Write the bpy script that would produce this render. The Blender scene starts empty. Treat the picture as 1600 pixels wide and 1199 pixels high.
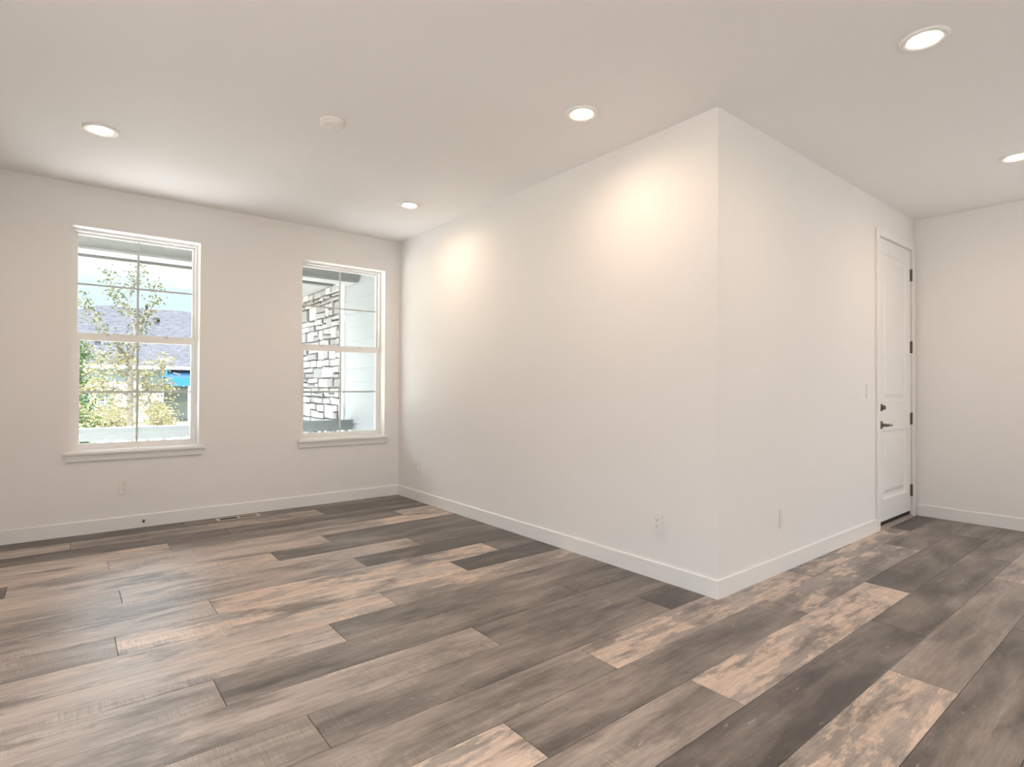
import bpy, bmesh, math, random
from mathutils import Vector, Matrix

SC = bpy.context.scene
COL = SC.collection
random.seed(7)

# ------------------------------------------------------------------ camera
FPX = 870.9876
YAW, PITCH, ROLL = 0.6755, 0.0096, 0.0048
CAM = Vector((-2.8298, -1.7041, 1.1644))
H, L, W = 2.74, 3.7948, 3.3445          # ceiling height, window wall, right wall
LX, RY = -4.25, -6.5                    # left wall, rear wall (behind the camera)

fwd = Vector((math.sin(YAW) * math.cos(PITCH), math.cos(YAW) * math.cos(PITCH), math.sin(PITCH)))
rgt = Vector((math.cos(YAW), -math.sin(YAW), 0))
upv = rgt.cross(fwd)
r2 = math.cos(ROLL) * rgt + math.sin(ROLL) * upv
u2 = -math.sin(ROLL) * rgt + math.cos(ROLL) * upv
cd = bpy.data.cameras.new('camera')
cam = bpy.data.objects.new('camera', cd)
COL.objects.link(cam)
m = Matrix((r2, u2, -fwd)).transposed().to_4x4()
m.translation = CAM
cam.matrix_world = m
cd.sensor_fit = 'HORIZONTAL'
cd.sensor_width = 36.0
cd.lens = FPX / 1600 * 36
cd.shift_y = -2.09 / 1600
cd.clip_start = 0.02
cd.clip_end = 500
SC.camera = cam

# ------------------------------------------------------------------ view, sky, sun
SC.view_settings.view_transform = 'Standard'
SC.view_settings.look = 'None'
SC.view_settings.gamma = 1
SC.view_settings.use_curve_mapping = False
SC.view_settings.exposure = 1.10
LAMP = 14.5                              # watts of each downlight
LENS = 9.0                              # glow of its lens
SKY = 0.66
SUN = 27.0

wd = bpy.data.worlds.new('sky')
SC.world = wd
wd.use_nodes = True
nt = wd.node_tree
nt.nodes.clear()
wo = nt.nodes.new('ShaderNodeOutputWorld')
bg = nt.nodes.new('ShaderNodeBackground')
tc = nt.nodes.new('ShaderNodeTexCoord')
mp = nt.nodes.new('ShaderNodeMapping')
mp.inputs['Scale'].default_value = (1.0, 1.0, 5.0)
mp.inputs['Location'].default_value = (0.3, 0.1, 0.35)
nz = nt.nodes.new('ShaderNodeTexNoise')
nz.inputs['Scale'].default_value = 3.2
nz.inputs['Detail'].default_value = 7
rp = nt.nodes.new('ShaderNodeValToRGB')
rp.color_ramp.elements[0].position = 0.42
rp.color_ramp.elements[0].color = (0.64, 0.80, 0.93, 1)
rp.color_ramp.elements[1].position = 0.60
rp.color_ramp.elements[1].color = (0.98, 1.0, 1.02, 1)
nt.links.new(tc.outputs['Generated'], mp.inputs['Vector'])
nt.links.new(mp.outputs['Vector'], nz.inputs['Vector'])
nt.links.new(nz.outputs['Fac'], rp.inputs['Fac'])
nt.links.new(rp.outputs['Color'], bg.inputs['Color'])
sep = nt.nodes.new('ShaderNodeSeparateXYZ')
nt.links.new(tc.outputs['Generated'], sep.inputs[0])
zen = nt.nodes.new('ShaderNodeMapRange')          # a bright hazy sky: about three times brighter overhead than at the horizon
zen.inputs['From Min'].default_value = 0.15
zen.inputs['From Max'].default_value = 1.0
zen.inputs['To Min'].default_value = SKY
zen.inputs['To Max'].default_value = SKY * 9.5
nt.links.new(sep.outputs[2], zen.inputs['Value'])
nt.links.new(zen.outputs[0], bg.inputs['Strength'])
nt.links.new(bg.outputs['Background'], wo.inputs['Surface'])

sd = bpy.data.lights.new('sun', 'SUN')
sd.energy = SUN
sd.angle = 0.02
sd.color = (1.0, 0.965, 0.92)
so = bpy.data.objects.new('sun', sd)
COL.objects.link(so)
so.rotation_euler = Vector((-0.12, -0.60, -0.79)).to_track_quat('-Z', 'Y').to_euler()


def portal(name, loc, direction, sx, sy):
    d = bpy.data.lights.new(name, 'AREA')
    d.shape = 'RECTANGLE'
    d.size, d.size_y = sx, sy
    d.energy = 1.0
    d.cycles.is_portal = True
    o = bpy.data.objects.new(name, d)
    COL.objects.link(o)
    o.location = loc
    o.rotation_euler = Vector(direction).to_track_quat('-Z', 'Z').to_euler()
    return o


# openings: (lo, hi along the wall, sill, head)
W1 = (-2.804, -1.912, 0.645, 2.418)
W2 = (-1.047, -0.162, 0.645, 2.410)
LEFT_OPEN = (-3.6, 0.4, 0.05, 2.35)      # unseen opening in the left wall beside the camera, sized to tune daylight
REAR_OPEN = (-3.8, -0.2, 0.05, 2.35)      # unseen opening behind the camera, widened to fill the room with daylight
RIGHT_OPEN = (-3.6, -1.75, 0.10, 2.35)   # entry glazing in the hall, right of the frame
for nme, o in (('portal_one', W1), ('portal_two', W2)):
    portal(nme, ((o[0] + o[1]) / 2, L + 0.20, (o[2] + o[3]) / 2), (0, -1, 0), o[1] - o[0], o[3] - o[2])
portal('portal_left', (LX - 0.1, (LEFT_OPEN[0] + LEFT_OPEN[1]) / 2, 1.2), (1, 0, 0), LEFT_OPEN[1] - LEFT_OPEN[0], 2.3)
portal('portal_rear', ((REAR_OPEN[0] + REAR_OPEN[1]) / 2, RY - 0.1, 1.2), (0, 1, 0), REAR_OPEN[1] - REAR_OPEN[0], 2.3)
portal('portal_right', (W + 0.1, (RIGHT_OPEN[0] + RIGHT_OPEN[1]) / 2, 1.22), (-1, 0, 0), RIGHT_OPEN[1] - RIGHT_OPEN[0], 2.25)


# ------------------------------------------------------------------ helpers
class MB:
    def __init__(self):
        self.bm = bmesh.new()

    def face(self, pts, mi=0):
        vs = [self.bm.verts.new(p) for p in pts]
        f = self.bm.faces.new(vs)
        f.material_index = mi
        return f

    def box(self, x0, x1, y0, y1, z0, z1, mi=0):
        v = [self.bm.verts.new((x, y, z)) for x in (x0, x1) for y in (y0, y1) for z in (z0, z1)]
        for q in ((0, 1, 3, 2), (4, 6, 7, 5), (0, 4, 5, 1), (2, 3, 7, 6), (0, 2, 6, 4), (1, 5, 7, 3)):
            f = self.bm.faces.new([v[i] for i in q])
            f.material_index = mi
        return self

    def bevelbox(self, x0, x1, y0, y1, z0, z1, b, seg=2):
        t = bmesh.new()
        mat = Matrix.Translation(((x0 + x1) / 2, (y0 + y1) / 2, (z0 + z1) / 2)) @ Matrix.Diagonal((x1 - x0, y1 - y0, z1 - z0, 1))
        bmesh.ops.create_cube(t, size=1, matrix=mat)
        bmesh.ops.bevel(t, geom=t.edges[:], offset=b, segments=seg, affect='EDGES')
        self.merge(t)
        return self

    def merge(self, t, mat=None):
        me = bpy.data.meshes.new('tmp')
        t.to_mesh(me)
        t.free()
        if mat is not None:
            me.transform(mat)
        self.bm.from_mesh(me)
        bpy.data.meshes.remove(me)

    def prism(self, pts, axis, a, b):
        """extrude a 2-D outline along axis (0 x, 1 y, 2 z)"""
        def P(u, v, w):
            return {0: (w, u, v), 1: (u, w, v), 2: (u, v, w)}[axis]
        A = [self.bm.verts.new(P(u, v, a)) for u, v in pts]
        B = [self.bm.verts.new(P(u, v, b)) for u, v in pts]
        n = len(pts)
        self.bm.faces.new(A)
        self.bm.faces.new(B[::-1])
        for i in range(n):
            self.bm.faces.new((A[i], B[i], B[(i + 1) % n], A[(i + 1) % n]))
        return self

    def lathe(self, prof, origin, axis='z', n=40, cap=True):
        rows = []
        for r, h in prof:
            row = []
            for k in range(n):
                a = 2 * math.pi * k / n
                p = {'z': (r * math.cos(a), r * math.sin(a), h), 'y': (r * math.cos(a), h, r * math.sin(a)), 'x': (h, r * math.cos(a), r * math.sin(a))}[axis]
                row.append(self.bm.verts.new((p[0] + origin[0], p[1] + origin[1], p[2] + origin[2])))
            rows.append(row)
        for a, b in zip(rows, rows[1:]):
            for k in range(n):
                self.bm.faces.new((a[k], a[(k + 1) % n], b[(k + 1) % n], b[k]))
        if cap:
            if prof[0][0] > 1e-5:
                self.bm.faces.new(rows[0])
            if prof[-1][0] > 1e-5:
                self.bm.faces.new(rows[-1][::-1])
        return self

    def tube(self, pts, rad, n=8):
        rows = []
        for i, p in enumerate(pts):
            p = Vector(p)
            d = (Vector(pts[min(i + 1, len(pts) - 1)]) - Vector(pts[max(i - 1, 0)])).normalized()
            a = d.orthogonal().normalized()
            if i and rows:
                a = (prev - d * prev.dot(d)).normalized()
            prev = a
            b = d.cross(a)
            r = rad[i] if isinstance(rad, (list, tuple)) else rad
            rows.append([self.bm.verts.new(p + r * (math.cos(2 * math.pi * k / n) * a + math.sin(2 * math.pi * k / n) * b)) for k in range(n)])
        for a, b in zip(rows, rows[1:]):
            for k in range(n):
                self.bm.faces.new((a[k], a[(k + 1) % n], b[(k + 1) % n], b[k]))
        self.bm.faces.new(rows[0][::-1])
        self.bm.faces.new(rows[-1])
        return self

    def build(self, name, mats, parent=None, smooth=False, recalc=True):
        if recalc:
            bmesh.ops.recalc_face_normals(self.bm, faces=self.bm.faces[:])
        me = bpy.data.meshes.new(name)
        self.bm.to_mesh(me)
        self.bm.free()
        for mt in (mats if isinstance(mats, (list, tuple)) else [mats]):
            me.materials.append(mt)
        if smooth:
            for p in me.polygons:
                p.use_smooth = True
        o = bpy.data.objects.new(name, me)
        COL.objects.link(o)
        if parent is not None:
            base = parent
            while base.parent is not None:
                base = base.parent
            me.transform(Matrix.Translation(-base.location))   # parts keep their thing's own frame
            o.parent = parent
        return o


def tag(o, label=None, cat=None, group=None, kind=None):
    if label:
        o['label'] = label
    if cat:
        o['category'] = cat
    if group:
        o['group'] = group
    if kind:
        o['kind'] = kind
    return o


def empty(name, loc):
    o = bpy.data.objects.new(name, None)
    COL.objects.link(o)
    o.location = loc
    o.empty_display_size = 0.1
    return o


def copy_tree(o, loc):
    """a copy of a thing, its parts and their sub-parts, moved to loc"""
    c = o.copy()
    COL.objects.link(c)
    c.location = loc
    for ch in o.children:
        d = ch.copy()
        COL.objects.link(d)
        d.parent = c
        for g in ch.children:
            e = g.copy()
            COL.objects.link(e)
            e.parent = d
    return c


# ------------------------------------------------------------------ materials
def mat(name, col, rough=0.5, metal=0.0, spec=0.5, bump=None, emit=None, vary=None):
    mt = bpy.data.materials.new(name)
    mt.use_nodes = True
    t = mt.node_tree
    b = t.nodes['Principled BSDF']
    b.inputs['Base Color'].default_value = (*col, 1)
    b.inputs['Roughness'].default_value = rough
    b.inputs['Metallic'].default_value = metal
    b.inputs['Specular IOR Level'].default_value = spec
    if bump or vary:
        c = t.nodes.new('ShaderNodeTexCoord')
    if bump:
        sc_, st, dist = bump
        n = t.nodes.new('ShaderNodeTexNoise')
        n.inputs['Scale'].default_value = sc_
        n.inputs['Detail'].default_value = 3
        t.links.new(c.outputs['Object'], n.inputs['Vector'])
        bp = t.nodes.new('ShaderNodeBump')
        bp.inputs['Strength'].default_value = st
        bp.inputs['Distance'].default_value = dist
        t.links.new(n.outputs['Fac'], bp.inputs['Height'])
        t.links.new(bp.outputs['Normal'], b.inputs['Normal'])
    if vary:
        sc_, c2 = vary
        n = t.nodes.new('ShaderNodeTexNoise')
        n.inputs['Scale'].default_value = sc_
        n.inputs['Detail'].default_value = 5
        t.links.new(c.outputs['Object'], n.inputs['Vector'])
        r = t.nodes.new('ShaderNodeValToRGB')
        r.color_ramp.elements[0].position = 0.35
        r.color_ramp.elements[1].position = 0.65
        r.color_ramp.elements[0].color = (*col, 1)
        r.color_ramp.elements[1].color = (*c2, 1)
        t.links.new(n.outputs['Fac'], r.inputs['Fac'])
        t.links.new(r.outputs['Color'], b.inputs['Base Color'])
    if emit:
        b.inputs['Emission Color'].default_value = (*emit[0], 1)
        b.inputs['Emission Strength'].default_value = emit[1]
    return mt


M = {}
M['wall'] = mat('wall_paint', (0.87, 0.848, 0.833), 0.75, bump=(150, 0.10, 0.003))
M['ceil'] = mat('ceiling_paint', (0.90, 0.885, 0.872), 0.85, bump=(70, 0.12, 0.004))
M['trim'] = mat('white_trim_paint', (0.88, 0.865, 0.845), 0.35)
M['door'] = mat('white_door_paint', (0.87, 0.86, 0.845), 0.38)
M['vinyl'] = mat('white_vinyl', (0.88, 0.87, 0.855), 0.35)
M['grille'] = mat('grille_bar', (0.55, 0.58, 0.57), 0.4)
M['plate'] = mat('white_plastic', (0.87, 0.845, 0.81), 0.3)
M['slot'] = mat('slot_dark', (0.06, 0.055, 0.05), 0.6)
M['nickel'] = mat('satin_nickel', (0.20, 0.19, 0.18), 0.3, 1.0)
M['hinge'] = mat('hinge_metal', (0.16, 0.125, 0.10), 0.45, 0.7)
M['rubber'] = mat('black_rubber', (0.012, 0.011, 0.010), 0.6)
M['sill'] = mat('threshold_metal', (0.42, 0.36, 0.31), 0.45, 0.3)
M['vent'] = mat('vent_metal', (0.62, 0.55, 0.47), 0.4, 0.3)
M['louver'] = mat('vent_louver', (0.24, 0.185, 0.145), 0.5, 0.2)
M['duct'] = mat('duct_dark', (0.03, 0.025, 0.02), 0.7)
M['lens'] = mat('lamp_lens', (0.9, 0.9, 0.9), 0.4, emit=((1.0, 0.80, 0.56), LENS))
M['mortar'] = mat('mortar', (0.09, 0.086, 0.083), 0.9)
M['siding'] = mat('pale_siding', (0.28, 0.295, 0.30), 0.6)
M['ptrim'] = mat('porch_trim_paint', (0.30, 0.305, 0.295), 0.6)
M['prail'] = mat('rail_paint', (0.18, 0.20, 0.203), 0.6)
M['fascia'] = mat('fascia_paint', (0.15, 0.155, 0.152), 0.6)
M['concrete'] = mat('porch_concrete', (0.72, 0.71, 0.72), 0.85, vary=(3, (0.66, 0.65, 0.66)))
M['grass'] = mat('lawn', (0.17, 0.19, 0.10), 0.9, vary=(0.8, (0.25, 0.22, 0.16)))
M['walk'] = mat('pale_bounce_concrete', (0.42, 0.41, 0.42), 0.85, vary=(2, (0.38, 0.37, 0.38)))
M['gravel'] = mat('tan_bounce_gravel', (0.125, 0.108, 0.098), 0.9, vary=(6, (0.10, 0.087, 0.079)))
M['bounce_paving'] = mat('dark_bounce_concrete', (0.06, 0.057, 0.055), 0.85, vary=(2, (0.05, 0.048, 0.047)))
M['bark'] = mat('bark', (0.20, 0.17, 0.15), 0.9, vary=(12, (0.28, 0.25, 0.22)))
M['leaf_y'] = mat('yellow_leaf', (0.25, 0.225, 0.13), 0.8, spec=0.1)
M['leaf_o'] = mat('olive_leaf', (0.11, 0.12, 0.055), 0.8, spec=0.1)
M['leaf_g'] = mat('green_leaf', (0.065, 0.11, 0.035), 0.8, spec=0.1)
M['hwall'] = mat('blue_grey_siding', (0.20, 0.26, 0.30), 0.7)
M['hwhite'] = mat('house_white', (0.80, 0.80, 0.78), 0.6)
M['hglass'] = mat('dark_window', (0.18, 0.22, 0.25), 0.1)
M['hgrey'] = mat('garage_grey', (0.30, 0.34, 0.36), 0.6)
M['blue'] = mat('blue_canvas', (0.012, 0.16, 0.46), 0.6)
M['blue2'] = mat('blue_canvas_light', (0.012, 0.07, 0.17), 0.6)
M['dark'] = mat('vent_pipe_dark', (0.02, 0.02, 0.022), 0.9, spec=0.0)
M['out'] = mat('exterior_wall', (0.62, 0.62, 0.60), 0.8)


def stone_mat():
    mt = mat('stone_veneer', (0.70, 0.69, 0.67), 0.85, bump=(25, 0.5, 0.01))
    t = mt.node_tree
    b = t.nodes['Principled BSDF']
    a = t.nodes.new('ShaderNodeAttribute')
    a.attribute_name = 'tone'
    r = t.nodes.new('ShaderNodeValToRGB')
    r.color_ramp.elements[0].color = (0.17, 0.163, 0.156, 1)
    r.color_ramp.elements[1].color = (0.38, 0.372, 0.362, 1)
    t.links.new(a.outputs['Fac'], r.inputs['Fac'])
    t.links.new(r.outputs['Color'], b.inputs['Base Color'])
    return mt


def shingle_mat():
    mt = mat('roof_shingle', (0.42, 0.42, 0.47), 1.0, spec=0.0)
    t = mt.node_tree
    b = t.nodes['Principled BSDF']
    c = t.nodes.new('ShaderNodeTexCoord')
    mpn = t.nodes.new('ShaderNodeMapping')
    mpn.inputs['Scale'].default_value = (1.0, 2.2, 2.2)
    br = t.nodes.new('ShaderNodeTexNoise')
    br.inputs['Scale'].default_value = 5
    br.inputs['Detail'].default_value = 4
    r = t.nodes.new('ShaderNodeValToRGB')
    r.color_ramp.elements[0].position = 0.35
    r.color_ramp.elements[1].position = 0.65
    r.color_ramp.elements[0].color = (0.048, 0.048, 0.058, 1)
    r.color_ramp.elements[1].color = (0.078, 0.076, 0.085, 1)
    t.links.new(c.outputs['Object'], mpn.inputs['Vector'])
    t.links.new(mpn.outputs['Vector'], br.inputs['Vector'])
    t.links.new(br.outputs['Fac'], r.inputs['Fac'])
    t.links.new(r.outputs['Color'], b.inputs['Base Color'])
    return mt


def glass_mat():
    mt = bpy.data.materials.new('window_glass')
    mt.use_nodes = True
    t = mt.node_tree
    t.nodes.clear()
    o = t.nodes.new('ShaderNodeOutputMaterial')
    mx = t.nodes.new('ShaderNodeMixShader')
    tr = t.nodes.new('ShaderNodeBsdfTransparent')
    tr.inputs['Color'].default_value = (0.95, 0.97, 0.965, 1)
    gl = t.nodes.new('ShaderNodeBsdfGlossy')
    gl.inputs['Roughness'].default_value = 0.02
    fr = t.nodes.new('ShaderNodeFresnel')
    fr.inputs['IOR'].default_value = 1.45
    ge = t.nodes.new('ShaderNodeNewGeometry')      # reflect once, at the outer face of the pane only
    iv = t.nodes.new('ShaderNodeMath')
    iv.operation = 'SUBTRACT'
    iv.inputs[0].default_value = 1.0
    t.links.new(ge.outputs['Backfacing'], iv.inputs[1])
    ml = t.nodes.new('ShaderNodeMath')
    ml.operation = 'MULTIPLY'
    t.links.new(fr.outputs['Fac'], ml.inputs[0])
    t.links.new(iv.outputs[0], ml.inputs[1])
    t.links.new(ml.outputs[0], mx.inputs['Fac'])
    t.links.new(tr.outputs['BSDF'], mx.inputs[1])
    t.links.new(gl.outputs['BSDF'], mx.inputs[2])
    t.links.new(mx.outputs['Shader'], o.inputs['Surface'])
    return mt


def floor_mat():
    mt = bpy.data.materials.new('weathered_vinyl_plank')
    mt.use_nodes = True
    t = mt.node_tree
    N, K = t.nodes, t.links
    b = N['Principled BSDF']
    geo = N.new('ShaderNodeTexCoord')

    def attr(n):
        a = N.new('ShaderNodeAttribute')
        a.attribute_name = n
        return a.outputs['Fac']
    tone, tan, seed = attr('tone'), attr('tan'), attr('seed')

    def mth(op, a, c=None, clamp=False):
        n = N.new('ShaderNodeMath')
        n.operation = op
        n.use_clamp = clamp
        for i, v in enumerate((a, c)):
            if v is None:
                continue
            if isinstance(v, (int, float)):
                n.inputs[i].default_value = v
            else:
                K.new(v, n.inputs[i])
        return n.outputs[0]

    comb = N.new('ShaderNodeCombineXYZ')
    K.new(mth('MULTIPLY', seed, 13.7), comb.inputs[0])
    K.new(mth('MULTIPLY', seed, 7.3), comb.inputs[1])
    K.new(mth('MULTIPLY', seed, 31.1), comb.inputs[2])
    add = N.new('ShaderNodeVectorMath')
    add.operation = 'ADD'
    K.new(geo.outputs['Object'], add.inputs[0])
    K.new(comb.outputs[0], add.inputs[1])
    V = add.outputs[0]

    def noise(sx, sy, detail=5, rough=0.55, dist=0.0):
        mpn = N.new('ShaderNodeMapping')
        mpn.inputs['Scale'].default_value = (sx, sy, 1)
        K.new(V, mpn.inputs['Vector'])
        n = N.new('ShaderNodeTexNoise')
        n.inputs['Scale'].default_value = 1
        n.inputs['Detail'].default_value = detail
        n.inputs['Roughness'].default_value = rough
        n.inputs['Distortion'].default_value = dist
        K.new(mpn.outputs['Vector'], n.inputs['Vector'])
        return n.outputs['Fac']

    def mapr(v, a, c, lo=0.0, hi=1.0):
        n = N.new('ShaderNodeMapRange')
        n.interpolation_type = 'SMOOTHSTEP'
        n.inputs['From Min'].default_value = a
        n.inputs['From Max'].default_value = c
        n.inputs['To Min'].default_value = lo
        n.inputs['To Max'].default_value = hi
        K.new(v, n.inputs['Value'])
        return n.outputs[0]

    def mix(f, a, c, kind='MIX'):
        n = N.new('ShaderNodeMix')
        n.data_type = 'RGBA'
        n.blend_type = kind
        for sock, v in ((n.inputs[0], f), (n.inputs[6], a), (n.inputs[7], c)):
            if isinstance(v, (int, float)):
                sock.default_value = v
            elif isinstance(v, tuple):
                sock.default_value = (*v, 1)
            else:
                K.new(v, sock)
        return n.outputs[2]

    big = noise(1.7, 7, 7, 0.62, 0.15)
    streak = noise(3.0, 60, 5, 0.6, 0.1)
    fine = noise(16, 210, 4, 0.65)
    blot = noise(2.3, 8.5, 9, 0.68, 0.12)
    smoke = noise(1.9, 6.5, 9, 0.66, 0.2)
    saw = noise(170, 10, 3, 0.5)
    sawmask = mapr(noise(1.6, 4.5, 2), 0.50, 0.60)
    # base tone between dark umber and mid grey brown
    f1 = mth('ADD', tone, mth('MULTIPLY', mth('SUBTRACT', big, 0.5), 1.7))
    base = mix(mth('ADD', f1, 0, True), (0.050, 0.038, 0.032), (0.490, 0.404, 0.342))
    # the worn planks are a paler grey with peach patches
    base = mix(mth('MULTIPLY', tan, 0.5), base, (0.360, 0.310, 0.270))
    tm = mapr(mth('ADD', blot, mth('MULTIPLY', tan, 0.16)), 0.570, 0.635)
    tm = mth('MULTIPLY', tm, mapr(tan, 0.02, 0.6))
    base = mix(tm, base, (0.610, 0.470, 0.370))
    # smoky dark stains
    sm = mapr(smoke, 0.49, 0.63, 0.0, 0.80)
    base = mix(mth('MULTIPLY', sm, mapr(tan, 0.0, 0.4, 0.75, 1.0)), base, (0.100, 0.080, 0.068))
    # grain
    g = mth('ADD', mth('MULTIPLY', mth('SUBTRACT', streak, 0.5), 0.9), mth('MULTIPLY', mth('SUBTRACT', fine, 0.5), 0.9))
    g = mth('ADD', g, mth('MULTIPLY', mth('MULTIPLY', mth('SUBTRACT', saw, 0.5), sawmask), 1.0))
    hv = N.new('ShaderNodeHueSaturation')
    K.new(mth('ADD', 1.0, g), hv.inputs['Value'])
    K.new(base, hv.inputs['Color'])
    # small pale scratches and dark knots
    fl = mapr(mth('ADD', noise(11, 46, 4, 0.6), mth('MULTIPLY', mth('SUBTRACT', smoke, 0.5), 0.35)), 0.66, 0.74, 0.0, 0.5)
    c2 = mix(fl, hv.outputs[0], (0.52, 0.45, 0.39))
    vo = N.new('ShaderNodeTexVoronoi')
    vo.inputs['Scale'].default_value = 2.6
    K.new(V, vo.inputs['Vector'])
    kn = mapr(vo.outputs['Distance'], 0.012, 0.035, 0.75, 0.0)
    c3 = mix(kn, c2, (0.035, 0.026, 0.022))
    K.new(c3, b.inputs['Base Color'])
    K.new(mth('ADD', 0.33, mth('MULTIPLY', fine, 0.14)), b.inputs['Roughness'])
    b.inputs['Specular IOR Level'].default_value = 0.5
    b.inputs['Coat Weight'].default_value = 0.4
    b.inputs['Coat Roughness'].default_value = 0.42
    bp = N.new('ShaderNodeBump')
    bp.inputs['Strength'].default_value = 0.30
    bp.inputs['Distance'].default_value = 0.0012
    K.new(mth('ADD', mth('ADD', fine, streak), mth('MULTIPLY', mth('MULTIPLY', saw, sawmask), 1.2)), bp.inputs['Height'])
    K.new(bp.outputs['Normal'], b.inputs['Normal'])
    return mt


M['stone'] = stone_mat()
M['shingle'] = shingle_mat()
M['glass'] = glass_mat()
M['floor'] = floor_mat()
M['groove'] = mat('plank_groove', (0.035, 0.028, 0.024), 0.8)

# ------------------------------------------------------------------ floor
PITCHW, PLEN, Y0 = 0.2337, 1.82, 0.065
# per row: a joint position, then tone / worn values of the planks to the left and right of it (cycled outwards)
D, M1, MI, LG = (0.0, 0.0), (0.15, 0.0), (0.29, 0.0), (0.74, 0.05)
T, TT = (0.70, 0.40), (0.66, 0.80)
ROWS = {  # left-hand planks are toned paler to carry the window sheen in their colour
    15: (-2.04, {-1: (0.0, 0), 0: (0.16, 0)}), 14: (-0.97, {-2: T, -1: (0.40, 0.35), 0: D}), 13: (-1.80, {-1: (0.12, 0), 0: (0.08, 0)}),
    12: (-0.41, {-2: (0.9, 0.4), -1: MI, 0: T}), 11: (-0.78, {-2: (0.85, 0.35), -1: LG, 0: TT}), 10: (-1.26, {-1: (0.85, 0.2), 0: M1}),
    9: (-1.70, {-1: (0.95, 0.35), 0: M1}), 8: (-0.76, {-2: (0.7, 0.1), -1: (0.85, 0.1), 0: M1}), 7: (-1.29, {-1: (0.62, 0.1), 0: D}),
    6: (-0.39, {-2: (0.8, 0.35), -1: (0.75, 0.65), 0: M1}), 5: (-0.82, {-2: (0.6, 0.0), -1: (0.85, 0.65), 0: D}), 4: (-1.43, {-1: (0.85, 0.42), 0: (0.5, 0.42)}),
    3: (-1.81, {-1: (0.9, 0.1), 0: MI}), 2: (-0.54, {-2: (0.72, 0.08), -1: MI, 0: M1}), 1: (-1.28, {-1: (0.66, 0.0), 0: MI}),
    0: (-0.33, {-2: (0.6, 0.0), -1: MI, 0: (0.0, 0)}), -1: (-1.03, {-1: (0.5, 0), 0: (0.62, 0.7), 1: (0.5, 0.65), 2: D}),
    -2: (-1.63, {-1: TT, 0: (0.30, 0.05), 1: (0.45, 0.55), 2: MI}), -3: (-0.87, {-1: (0.50, 0.08), 0: (0.68, 0.85), 1: (0.14, 0)}),
    -4: (0.35, {-2: M1, -1: (0.14, 0.03), 0: (0.20, 0)}), -5: (-0.15, {-1: (0.58, 0.55), 0: (0.45, 0.12)}), -6: (0.79, {-2: (0.4, .3), -1: (0.24, 0), 0: MI}),
    -7: (-0.6, {-1: M1, 0: M1}),
}


def build_floor():
    mb = MB()
    bm = mb.bm
    lt = bm.faces.layers.float.new('tone')
    ln = bm.faces.layers.float.new('tan')
    ls = bm.faces.layers.float.new('seed')
    rnd = random.Random(11)
    g, ch, dz = 0.0011, 0.0011, 0.0014
    XA, XB = LX, W + 0.02
    k0 = int(math.floor((RY - Y0) / PITCHW))
    for k in range(k0, 16):
        ya, yb = Y0 + k * PITCHW, Y0 + (k + 1) * PITCHW
        ya, yb = max(ya, RY), min(yb, L)
        j, spec = ROWS.get(k, (rnd.uniform(-1.8, 0), {}))
        n0 = int(math.floor((XA - j) / PLEN))
        for n in range(n0, int(math.ceil((XB - j) / PLEN)) + 1):
            xa, xb = max(j + n * PLEN, XA), min(j + (n + 1) * PLEN, XB)
            if xb - xa < 0.01:
                continue
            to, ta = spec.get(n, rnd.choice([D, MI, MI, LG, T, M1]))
            sd_ = rnd.random() * 50
            x0, x1, y0, y1 = xa + g, xb - g, ya + g, yb - g
            o = [(x0, y0, -dz), (x1, y0, -dz), (x1, y1, -dz), (x0, y1, -dz)]
            i = [(x0 + ch, y0 + ch, 0), (x1 - ch, y0 + ch, 0), (x1 - ch, y1 - ch, 0), (x0 + ch, y1 - ch, 0)]
            vo_ = [bm.verts.new(p) for p in o]
            vi = [bm.verts.new(p) for p in i]
            fs = [bm.faces.new(vi)]
            for q in range(4):
                fs.append(bm.faces.new((vo_[q], vo_[(q + 1) % 4], vi[(q + 1) % 4], vi[q])))
            for f in fs:
                f[lt], f[ln], f[ls] = to, ta, sd_
    mb.box(XA, XB, RY, L, -0.08, -dz, mi=1)
    o = mb.build('floor', [M['floor'], M['groove']])
    return tag(o, 'weathered grey brown plank floor of the whole room', 'floor', kind='structure')


build_floor()

# ------------------------------------------------------------------ room shell
T_ = 0.19


def wall_y(name, x0, x1, y0, y1, holes, label, z1=H, z0=-0.08, m=None):
    """wall in the x direction with rectangular holes (lo, hi, sill, head)"""
    mb = MB()
    cur = x0
    for a, b_, s, h in sorted(holes):
        mb.box(cur, a, y0, y1, z0, z1)
        if s > z0:
            mb.box(a, b_, y0, y1, z0, s)
        mb.box(a, b_, y0, y1, h, z1)
        cur = b_
    mb.box(cur, x1, y0, y1, z0, z1)
    return tag(mb.build(name, m or M['wall']), label, 'wall', kind='structure')


def wall_x(name, x0, x1, y0, y1, holes, label, z1=H, z0=-0.08):
    mb = MB()
    cur = y0
    for a, b_, s, h in sorted(holes):
        mb.box(x0, x1, cur, a, z0, z1)
        if s > z0:
            mb.box(x0, x1, a, b_, z0, s)
        mb.box(x0, x1, a, b_, h, z1)
        cur = b_
    mb.box(x0, x1, cur, y1, z0, z1)
    return tag(mb.build(name, M['wall']), label, 'wall', kind='structure')


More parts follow.
